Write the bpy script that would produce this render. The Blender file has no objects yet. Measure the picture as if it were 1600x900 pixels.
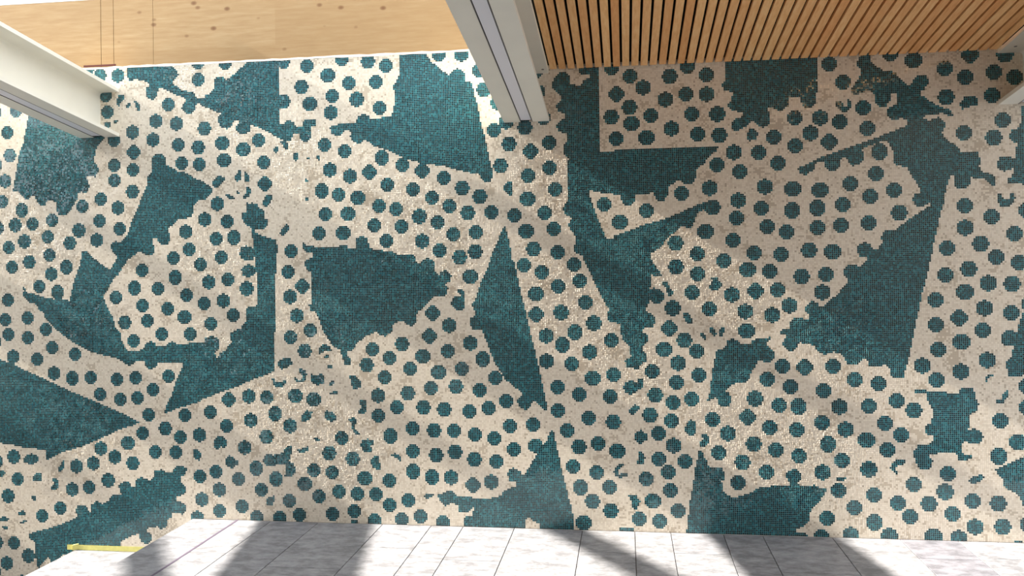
import bpy, math
import numpy as np
from mathutils import Vector

scene = bpy.context.scene
col = scene.collection

# ------------------------------------------------------------------ camera
FPX, YAW, ROLL, CY = 1306.82, 0.134421, -0.01272, -29.595     # focal length and offset in pixels of 1600x900
CAM = Vector((0.0, -5.336421, 1.667109))
cam = bpy.data.cameras.new('camera')
cam.sensor_width = 36.0
cam.lens = FPX / 1600.0 * 36.0
cam.shift_y = CY / 1600.0
cam.clip_start = 0.05
cam_o = bpy.data.objects.new('camera', cam)
cam_o.location = CAM
from mathutils import Matrix
cam_o.rotation_euler = (Matrix.Rotation(YAW, 4, 'Z') @ Matrix.Rotation(math.pi / 2, 4, 'X') @ Matrix.Rotation(ROLL, 4, 'Z')).to_euler()
col.objects.link(cam_o)
scene.camera = cam_o

# ------------------------------------------------------------------ sky, sun, exposure
world = bpy.data.worlds.new('sky')
scene.world = world
world.use_nodes = True
bg = world.node_tree.nodes['Background']
bg.inputs['Color'].default_value = (0.90, 0.95, 1.0, 1)
bg.inputs['Strength'].default_value = 2.1

SUN_SLOPE = 0.627                      # drop per metre along the wall
sun_dir = Vector((1.0, 0.036, -SUN_SLOPE)).normalized()
sun = bpy.data.lights.new('sun', 'SUN')
sun.energy = 16.5
sun.angle = math.radians(0.6)
sun.color = (1.0, 0.92, 0.80)
sun_o = bpy.data.objects.new('sun', sun)
sun_o.rotation_euler = sun_dir.to_track_quat('-Z', 'Y').to_euler()
sun_o.location = (-8, -2, 8)
col.objects.link(sun_o)

vs = scene.view_settings
vs.view_transform = 'Standard'
vs.look = 'None'
vs.gamma = 1.0
vs.use_curve_mapping = False
vs.exposure = 0.53

# ------------------------------------------------------------------ helpers
def lin(r, g, b):
    f = lambda c: (c / 255 / 12.92) if c / 255 <= 0.04045 else ((c / 255 + 0.055) / 1.055) ** 2.4
    return (f(r), f(g), f(b), 1.0)

class NT:
    """small wrapper to wire up a procedural material"""
    def __init__(self, name, rough=0.5, spec=0.5):
        self.m = bpy.data.materials.new(name)
        self.m.use_nodes = True
        self.t = self.m.node_tree
        self.b = self.t.nodes['Principled BSDF']
        self.b.inputs['Roughness'].default_value = rough
        self.b.inputs['Specular IOR Level'].default_value = spec
    def n(self, kind, **kw):
        node = self.t.nodes.new(kind)
        for k, v in kw.items():
            if k.startswith('_'):
                node.inputs[k[1:]].default_value = v
            else:
                setattr(node, k, v)
        return node
    def l(self, a, b):
        self.t.links.new(a, b)
    def ramp(self, fac, stops, interp='LINEAR'):
        r = self.n('ShaderNodeValToRGB')
        r.color_ramp.interpolation = interp
        e = r.color_ramp.elements
        while len(e) < len(stops):
            e.new(0.5)
        for i, (p, c) in enumerate(stops):
            e[i].position = p
            e[i].color = c
        self.l(fac, r.inputs['Fac'])
        return r.outputs['Color']
    def mix(self, fac, a, b, mode='MIX'):
        x = self.n('ShaderNodeMix', data_type='RGBA', blend_type=mode)
        for s, v in ((x.inputs[0], fac), (x.inputs[6], a), (x.inputs[7], b)):
            if hasattr(v, 'type') and hasattr(v, 'links'):
                self.l(v, s)
            else:
                s.default_value = v
        return x.outputs[2]
    def coords(self, scale=(1, 1, 1), obj=False):
        if obj:
            o = self.n('ShaderNodeTexCoord').outputs['Object']
        else:
            o = self.n('ShaderNodeNewGeometry').outputs['Position']
        mp = self.n('ShaderNodeMapping')
        mp.inputs['Scale'].default_value = scale
        self.l(o, mp.inputs['Vector'])
        return mp.outputs['Vector']
    def noise(self, vec, scale, detail=3.0, rough=0.5):
        x = self.n('ShaderNodeTexNoise', _Scale=scale, _Detail=detail, _Roughness=rough)
        self.l(vec, x.inputs['Vector'])
        return x.outputs['Fac']
    def base(self, c):
        self.l(c, self.b.inputs['Base Color'])
    def bump(self, h, strength=0.2, dist=0.002):
        x = self.n('ShaderNodeBump', _Strength=strength, _Distance=dist)
        self.l(h, x.inputs['Height'])
        self.l(x.outputs['Normal'], self.b.inputs['Normal'])

def mesh_obj(name, verts, faces, mat, parent=None, kind=None):
    me = bpy.data.meshes.new(name)
    me.from_pydata([tuple(v) for v in verts], [], faces)
    me.update()
    if mat:
        me.materials.append(mat)
    o = bpy.data.objects.new(name, me)
    col.objects.link(o)
    if parent:
        o.parent = parent
    if kind:
        o['kind'] = kind
    return o

def tag(o, label, cat, group=None, kind=None):
    o['label'] = label
    o['category'] = cat
    if group:
        o['group'] = group
    if kind:
        o['kind'] = kind
    return o

def empty(name, loc=(0, 0, 0)):
    o = bpy.data.objects.new(name, None)
    o.location = loc
    col.objects.link(o)
    return o

BOXF = [(0, 3, 2, 1), (4, 5, 6, 7), (0, 1, 5, 4), (1, 2, 6, 5), (2, 3, 7, 6), (3, 0, 4, 7)]
def boxv(x0, x1, y0, y1, z0, z1):
    return [(x0, y0, z0), (x1, y0, z0), (x1, y1, z0), (x0, y1, z0), (x0, y0, z1), (x1, y0, z1), (x1, y1, z1), (x0, y1, z1)]

class MB:
    def __init__(self):
        self.v = []; self.f = []
    def box(self, *a):
        k = len(self.v); self.v += boxv(*a); self.f += [tuple(i + k for i in q) for q in BOXF]
        return self
    def bevel_box(self, x0, x1, y0, y1, z0, z1, b):
        """box whose top edges are chamfered by b"""
        k = len(self.v)
        self.v += [(x0, y0, z0), (x1, y0, z0), (x1, y1, z0), (x0, y1, z0),
                   (x0, y0, z1 - b), (x1, y0, z1 - b), (x1, y1, z1 - b), (x0, y1, z1 - b),
                   (x0 + b, y0 + b, z1), (x1 - b, y0 + b, z1), (x1 - b, y1 - b, z1), (x0 + b, y1 - b, z1)]
        fs = [(0, 3, 2, 1), (8, 9, 10, 11)]
        for a, c in ((0, 4), (4, 8)):
            for i in range(4):
                j = (i + 1) % 4
                fs.append((a + i, a + j, c + j, c + i))
        self.f += [tuple(i + k for i in q) for q in fs]
        return self
    def prism(self, prof, y0, y1, slope, flip=False):
        """cross-section prof [(x,z)] (counter-clockwise seen from the room) run from y0 to y1, rising by slope per metre towards the room"""
        k = len(self.v); n = len(prof)
        for y in (y0, y1):
            self.v += [(x, y, z - slope * y) for x, z in prof]
        self.f.append(tuple(k + i for i in reversed(range(n))))
        self.f.append(tuple(k + n + i for i in range(n)))
        for i in range(n):
            j = (i + 1) % n
            self.f.append((k + i, k + j, k + n + j, k + n + i))
        return self
    def build(self, name, mat, parent=None, kind=None):
        return mesh_obj(name, self.v, self.f, mat, parent, kind)

# pixel of the 1600x900 frame -> point on the wall plane y = 0, and back
def wall_xz(u, w):
    U = u - 800.0; W = w - 450.0 - CY
    cr, sr, c, s = math.cos(ROLL), math.sin(ROLL), math.cos(YAW), math.sin(YAW)
    a = (cr * U + sr * W) / FPX; b = (-sr * U + cr * W) / FPX
    dx, dy, dz = c * a - s, s * a + c, -b
    t = -CAM.y / dy
    return CAM.x + t * dx, CAM.z + t * dz
DOTS = """-8,176 24.4,174 11,207 15.6,242.4 -6,257.5 156,118 183.6,118.4 137,109 310.4,124.4 309.6,97 263,163.6 244.4,189 276.6,193 319.5,200 208,206.4 239,218.6 279,225.6 310,230 209,238 178,218.5 179,258 208.4,265.4 178.6,282.4 207,300.4 158,311 183.6,325 129,322 155,344.6 186.6,357.6 123.4,360.4 151,375 109,380.4 82,343.4 75,370.4 77.4,399 51.6,349.4 34.4,328.6 23.6,352 38,377.4 14.6,387 46,409.6 18.8,418.2 104.5,417.3 7.6,283.4 3,316 -2.5,356 284,255 311,257 291,362 320,343 296.4,390 271.4,404 222.4,423 314,414 80,428 61,447 90.6,456.6 12,468 8,499 42.6,497 13.4,523 43.4,528 72.4,515 81.6,544 21.4,557 57.4,562 117,554 84,583.4 -7,534 210.4,450.4 247,451 273.4,433.6 291.6,460.4 181.6,465.4 222,477 263,482 288.6,495 320,475 326,441 195,504 231,501 253.6,522.4 298,522 209,532.4 112.6,591 141,589.4 183.4,593 211.4,589.4 263.6,587.6 239.4,608 157.4,615.4 189,625 215.4,622.6 232,648 289,649.4 258.4,669.4 223.6,676.6 281.6,682.6 311.6,679.4 328,644 200,692 157.4,700.4 242.4,706.6 275.6,706.6 180,714.4 207.4,724 146.6,724 119.6,728.6 21.4,714 -5,721 27,749 13,775 113,764.4 139.4,762 169,750.6 93.6,794 66.6,806 -5,847 22,847.4 44.4,868.6 10,879.6 -8,894 35,909 312,745 315,780 308,809 166,149 168,175 352.6,98 480,103 535,93 575,95 603.6,103 512,118.4 471,136 546,130 587.6,129 518.4,151 557.4,155 484.4,161.6 517.4,175.6 594,168 506.4,226.6 539,237 596,247 515.6,265.4 347,223.6 380.4,233.6 405,218.4 350,250.2 411.4,254.5 629,258 547.6,275.4 577,269.4 604.6,288 645.5,295.8 503,298.6 529.6,303.4 559.4,308.4 592,321.4 619,326.6 508,334.4 543.6,333.4 584.4,352 627.6,354 498.6,365 536,364 603.4,377 455.4,393 413.6,287.4 340,318.6 354.4,346 337.6,373 366,371 346,403 450,425.6 472.4,447.6 453.4,464 464.4,493.6 484.6,516.4 453.6,527 476,548 355.6,436 385.4,451 349,470 365.4,491.6 329,505 582.4,545.4 609.4,559.4 628,537 573,571 357.4,624 388.4,619 417,621.6 461.4,619.4 490,625 430,646.4 391.4,657 353.6,664.6 453,665.6 416.6,683 381.4,699 336.6,736.4 400,731.6 490,735 519.6,738 570,747 514.4,707.6 533.4,684.4 551.6,716.4 610.4,681 645.5,670 646,706 591.4,650 621,636.4 591,618 637,614 641.7,577 601.4,589.4 372,748.6 343.6,765 432,748.6 408,766 476,757 452.6,782 377.6,791 344,797.6 402,808 438,809 468.4,805 499.4,776 520,804 530,768 557.6,772.4 553,799 587.4,771.6 608.6,751.6 609,789.4 585,813 628,811 638.6,782 646,737 685.6,84.4 720,85.2 748,109 756,139.4 778.4,160.4 791.4,190.6 771.6,203 820.4,200 848.6,185 840,144 835.6,112 795.6,226 829,236.4 857.4,222.6 660,267 694.4,277.6 722,293.6 676,309 702.4,323 750,307 731,332.6 767,332 803,336.6 782.4,258.6 824.4,273.6 857.6,261.4 867,295.4 824.4,310.4 850.4,333 864.6,358 822.4,361.6 834,389.6 871,394.6 655,338.4 684.4,347.6 709,366.4 743.6,363 660.6,377 686.6,392.4 743,394 718,402.6 944,319 819,415 846,426 896.6,413.6 871.6,447 906.6,439.4 837,459.6 914.4,473.4 838,491 876.6,488 928,504.6 898,519.4 852.6,525 878.6,539 921,550.4 853.4,564.4 893,569 735,433 676,489 702,508.4 671,525.4 660.6,556 700,549.6 735,536 753.6,561 955.6,531.6 685,581 721,576.6 673,606 712.6,603 749,609 773,589.4 661.4,636.4 694.4,639.4 732.6,642.6 762.6,637.4 790.4,626 678,672.6 708.6,673 741.4,679 771.6,685 796.4,665.4 832.6,663 802.6,702.4 681.4,712 711.4,705.6 741.6,718.6 775.4,722 871,604 905.6,615.6 871.6,641 920.6,653.4 886.4,672.6 905,697.4 935.4,693.4 894.6,728 926,590.4 959,585 953.7,619.4 958.7,659.4 965,704.5 675,745.6 705,746 739.4,758 767,752.6 658,807 692.4,815.6 931.6,738 906.4,762 952,760.6 925.6,784 954,798 912.4,817 956,106.5 963,147.4 955,182.5 963.5,217 983.6,120 1004.4,136.6 983.6,166.6 986.6,193.4 1046.4,119.4 1074.4,103.6 1103,117.4 1040,155.4 1071.4,148 1103,147 1016,180 1081.6,177.4 1121,178 1050,200.6 1010.4,215.6 1091,209 1124.4,211 1210,213.4 1241.4,185 1241.4,227 1266,208 1147.4,238 1185.6,238 1280.5,184 1281,298 1277,325 1277,356 1121,258.4 1155,269 1216.6,254.4 1109,294 1065.6,302.6 1009.6,329 969,347.4 1195,291.4 1239,294.4 1152.6,313.4 1151,339.6 1189.4,325.6 1238.6,329 1198.6,354 1229.6,361.6 1102,362.6 1146.4,375.4 1056,380 1088.6,397 1177.4,395 1220.4,397.6 1264.4,391 1131.6,407.6 1056,417.6 1089.6,427.4 1168.4,422.4 1202,424.6 1252.4,432.6 1080.6,457.4 1144.4,460.6 1181,454.4 1215.4,452.4 1051.4,481.4 1108.4,483.4 1164.6,487 1206.4,492.6 1234.4,477.4 1046,513.4 1166.6,516.4 1069.6,530.6 1037.4,545.4 1088,549 1059.6,567.6 1290.5,429.3 1284,456.3 1020,579.4 1091,586 1056,597.4 1023.6,618 1050.6,629.4 1080,624 1015.4,649 1049.4,658 1113,655 1029.4,678 1051.6,696.4 1138.4,677.4 1028.6,716.4 1123.6,706.6 1070,721.6 1198,592 1222.6,572.6 1257.4,574 1235.6,604 1179.4,623 1217,633 1248.4,635 1168,652 1203.6,668.6 1245.6,671 1177.6,694.6 1211.6,703.6 1249.6,712.6 1160.6,722.6 1010,747.6 1044,738.4 1046.6,766.4 1020.4,783 1059,799 998,811.4 1030,814 1197.4,738.4 1154,754 1295,99 1317.4,127.4 1349.4,168.4 1311,191.4 1355.6,201.4 1295.4,221.6 1427,94.4 1392,83.6 1476,107.4 1516,86 1507.6,120 1570,85 1552.4,113.4 1585,120.4 1478,152 1549,148 1566,187.4 1506.6,208 1553,215.6 1375,237 1328.6,287 1369,272 1398,297.4 1359.4,307.6 1317.4,320.6 1405,333.4 1358,348 1314.4,351 1301,394.4 1507,322 1550,339.4 1507,356 1532,380 1480.6,387 1584,364 1555.6,401 1592,410 1603,329 1514,420 1478,430.6 1545,442 1581,444.4 1508,456 1461.6,468.6 1538,481.6 1581,488.6 1498.6,496.4 1462.4,507 1535,516 1502,534.6 1466,547 1542.4,562.4 1441.4,571 1301,573 1336,594 1372,598.6 1311.4,636 1357.6,634.4 1400.4,625 1427.6,640.6 1321.4,670.6 1382.4,661.4 1408,679.4 1353.4,688 1293.6,694 1385.4,703.6 1315.6,718.4 1463,594 1502.4,580.6 1562.4,658.4 1591,692 1559.6,713 1286,611.5 1285,661 1285,737.6 1604,603 1604,637 1357.6,733.4 1310.6,766.4 1366,774 1427.6,758 1480.6,739.4 1476.4,768.4 1336,793.4 1403.4,786 1452,788 1423,808 1367,816.6 1292,810 1284,838.6 1330.4,835.6 1389.6,837.4 1459,838 1498,841 1488,804 1519,783 1560,787.4 1524,823 1566.4,824 1608,820"""
FRAGMENTS = [
"35.6,718 43,711 48.6,708.4 60,712.4 61,720 52.4,725.6 44.4,725 38,722",
"98,720 101.6,720 101.6,730 94,737.4 90,734.4 94.4,727",
"303,701 307,701 315,710 311.6,720.4 303,716",
"50.4,745.6 58,739 66.4,740 66.4,751 58,753 52.4,751",
"81,746 86,746 92.4,753 92.4,759 88,766.4 79,764.4 79,760 84.4,758 85,753 81,751",
"-12,734 4,734 10,739.6 3,745 -12,745",
"49,773.6 55.4,773.6 55.4,783.6 49,779",
"26,798.6 38.4,798.6 42,802.4 39,806 30,806",
"-6,808 10,808 14.4,811.6 8,815 -6,813",
"32,815 42,811.6 42.4,815 32,818.6",
"4,823 12.4,823 12.4,828 5,828",
"164,192 172.4,192 172.4,198 169,201 164,201",
"178,189.2 184.4,188.6 182,193.6 178.4,193.6",
"184.4,149 194,148 193,155.6 186,166 182.4,163 183,156",
"197.6,165 201,161 204.4,161.6 202.4,167.4 197.6,168",
"209.6,158.4 214.4,158.4 219,166 220,173 215.6,173 212,166",
"438,221 448,221 451,228 448,236.4 444.4,232 440,224.4",
"428,232 435,226.6 435.6,234 432,239 428,237",
"459.4,240 467,237 467,246 462.4,252.4 459.4,250",
"478,245 483,245 483,249.6 478,249.6",
"493.6,244.4 498.6,243.6 498.6,251 495.6,249",
"332,284 338,277 343,273.6 352,278.6 348,285 341,293 335,294.4 331,289",
"372.4,266.4 376.4,266.4 376.4,280 370,285 366.4,277",
"381,266 388,271.6 389.4,283 381.6,285.2",
"384.4,291 389.4,291 392.4,298 390,306 380,312 380,308 385,300",
"369.4,299 374,299 374,304 369.4,304",
"351.6,302.6 358,303.6 368,309 368,312.4 361,312.4 355.6,308",
"416,304 426.4,304.4 425,312 418,324.4 411.6,322 411.4,313",
"446.4,349.6 451.4,352 451.4,360 444.4,368.4 437.6,367 438,360.4",
"476,280 481,280 481,285 478,284.4",
"476.4,309 481.6,309.6 481,314 477,313",
"411,718 414,711 420,709 428,711 431,709 442,708 445,700 451,696 457.4,696.4 457.4,708 453,711 454.4,716 451.4,720 458,724 462.4,732 461,739 457,744.4 445,744.4 445,741 447.4,738 447,728 441,724.4 432,724.4 430,727.6 416,727.6 412,724",
"335,688 340,682.4 345,681 350,682.4 355.4,688 355,698 348,699.6 345.6,697 344,701 339,702.4 335,698",
"351,718 357,711.6 364.4,713 368,719.6 373.6,719.6 372.4,725 362.4,732.4 354,727",
"563,696 567,688 574,686 583,687.6 583.6,695 578,698 581.6,701 580,708 570,707 565,702",
"579.4,718 585,711 592.4,711.4 592.4,722 595.4,726 594.4,733.4 584,732.4 579,725",
"609,711 618,708.4 626,713.6 627.4,721.6 623,719.4 618,715",
"545.6,587.6 556,586.4 564,595 563.4,605 556,608.4 551,606.4 548,594.4",
"561.6,625.6 572.4,625.6 572.8,642 568,646.4 559.6,646.4 559.6,641 565,639 565,634 561.6,631.6",
"544,657 551,650 558.4,658 554,664 554,669 561.4,676 561.4,679.4 556.6,679.4 549,670 549.6,662",
"506.4,643 512,641.6 520,643.6 527.4,651 524,656.4 517,660.4 508.6,654",
"472.4,648 480,641.2 488,644 485.4,653 478,659.4 470.4,659.4",
"486.4,682.6 496,683.6 501.6,688 501,690.4 492,688.4",
"463.6,703.6 482.4,696.6 483.4,702.4 472,709.4 468.4,707.4",
"514,615 520,611.6 527,611.6 527,617 514.4,617",
"513.6,598 520,594.6 524.4,596.6 522.4,600 517,602.8 513.6,602",
"486.6,584 491,586 504,584 508,592 505.4,599 496,602 487.6,599.4 484.6,591",
"468.6,576.6 476.4,577 479.4,585 478.4,594 472.4,597.4 463,596.4 458.6,590 460.6,586.4 464,593 470,594 474.4,590 469,584.4",
"424.6,592.6 429.4,592.6 430.4,597 441,597 442.4,592.6 447,594.6 445.4,601 440,605.4 432,605.4 427.6,601",
"510.6,570.6 520.4,570 520.4,574.4 516,576 510.6,574.8",
"434.6,565 444,559.4 453.4,559.4 457.4,568 450,573.4 440,578 434.6,571",
"497.4,547 501,540.6 506,537.6 515.4,540.6 518.4,548 506,549.4 498.6,553.4",
"505.6,560.4 505.6,557 514,553.6 515.4,557.4",
"416.4,780 422,775.6 429.4,774.6 429.4,783 424,790.4 416.4,790.4",
"547.6,812.6 558.4,812.6 558.4,820 547.6,820",
"785.4,294 789,287 795,283.2 799.6,284.6 799.6,304.4 796,306 787,298",
"713.2,450.6 722,450.6 726.8,458 726.8,466 726.4,482 721,486 710,482.4 703.2,475 710,462 717,461.6 723.6,463.6 718,458.4 713.6,455.4",
"660.6,774 670,770.6 679,771.6 674.4,777.4 665.6,779",
"1167,208 1172,200 1178,200 1185,208 1181,218 1172,220.4 1167,216",
"1111.4,432.6 1123.6,432.6 1123.6,438 1128.6,446 1122.4,454.4 1113,454.4 1106.4,447.6 1113,439.6",
"1033.6,441.2 1043.4,441.2 1048.4,452 1053.4,459 1046,464 1041.6,457 1038.6,448",
"1066.6,487.6 1075.4,487.6 1080.4,496 1083.6,504 1079.4,507.4 1071.6,502.4 1067.6,496",
"1093.6,519.6 1098.4,519.6 1104.8,529 1101.4,531.4 1095.6,525",
"1108.6,510.6 1115.4,512.6 1120.4,521 1117.4,527.4 1110,520.4",
"1124.6,514 1130,508.6 1132.8,515 1129.4,525.4 1124,525.4",
"974,606 977,598 984,594 993,596 997,601 997.6,592 1005.6,592 1006,603 1002.4,608.4 997,608 993,614 985,617 977,613.6",
"1069.6,668 1078,656 1087,657.6 1087,678.4 1081,682.4 1069.6,675",
"992.6,676 1001,671.6 1010.4,678 1010.4,687 1001,694.8 992.6,687",
"983.2,640 993,632 1000.4,634.6 997.4,641 990,648.4 983.6,646.4",
"1096.6,677.2 1104,677.2 1108,684 1106.4,694 1098,699.4 1093.6,697 1094,690.6 1098,688",
"996.6,704.6 1001.4,704.6 1008,713 1007.4,724 1002,726.4 993.6,726.4 993.6,720.6 998,718.6",
"975.6,724 968,724 962,729.6 959,737 962.4,743.4 968,746.6 981.6,745.4 981.6,738.6 972,739.6 967,741 968,732 972,728",
"979.6,772.6 993,772.6 1000.4,784 996,794.4 991,796.8 986.6,790 985.6,782",
"969,825.2 989.2,825.2 989.2,832 969,832",
"1243.6,833.2 1260.4,833.2 1261.4,840 1243.6,840",
"1499.6,162.4 1508,150.6 1519,148.6 1526.4,152.6 1526.4,164 1514,167.4 1503.6,170.4",
"1304,157.6 1315.4,157.6 1317.4,166 1322.6,165 1323.6,154.6 1329.4,157.6 1329.4,169.4 1321,175.4 1314,173.4 1304.6,165",
"1557.6,310 1559.6,302.6 1566.4,302.6 1566.4,309 1572.6,310 1574,315.4 1577.6,309 1577.6,302.6 1583.4,302.6 1586.4,310 1581.4,319.4 1574,323.4 1564,323.4 1559.6,317",
"1430,608.2 1446.4,607.6 1446.4,614 1430.6,613.4",
"1538.6,594 1541.6,588 1550,584 1555.4,584.8 1546,590.4 1541.4,596",
"1570.6,612.4 1575.6,606 1575.6,619 1568,629.4 1555.6,630.4 1556.6,624.6 1565.6,622.6 1566.6,616",
"1389.6,732 1393.6,724 1400,716.6 1408,717.6 1415.4,719.6 1414.4,724.4 1404.4,727.4 1400.4,730.4 1401.4,740.4 1398,739 1394,735.4",
"1582.4,849 1586,843.6 1598.4,843.6 1602,856 1582.4,856",
"1550,845.6 1556.4,845.6 1556.4,850 1550,850",
"1306.6,748.4 1311.6,744.6 1317.4,744.6 1322.6,748.6 1320.4,750.4 1307.6,750.4",
"1514,751 1520,745.6 1532,740.6 1539.6,744.6 1530.4,753.4 1518,756",
]
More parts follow.
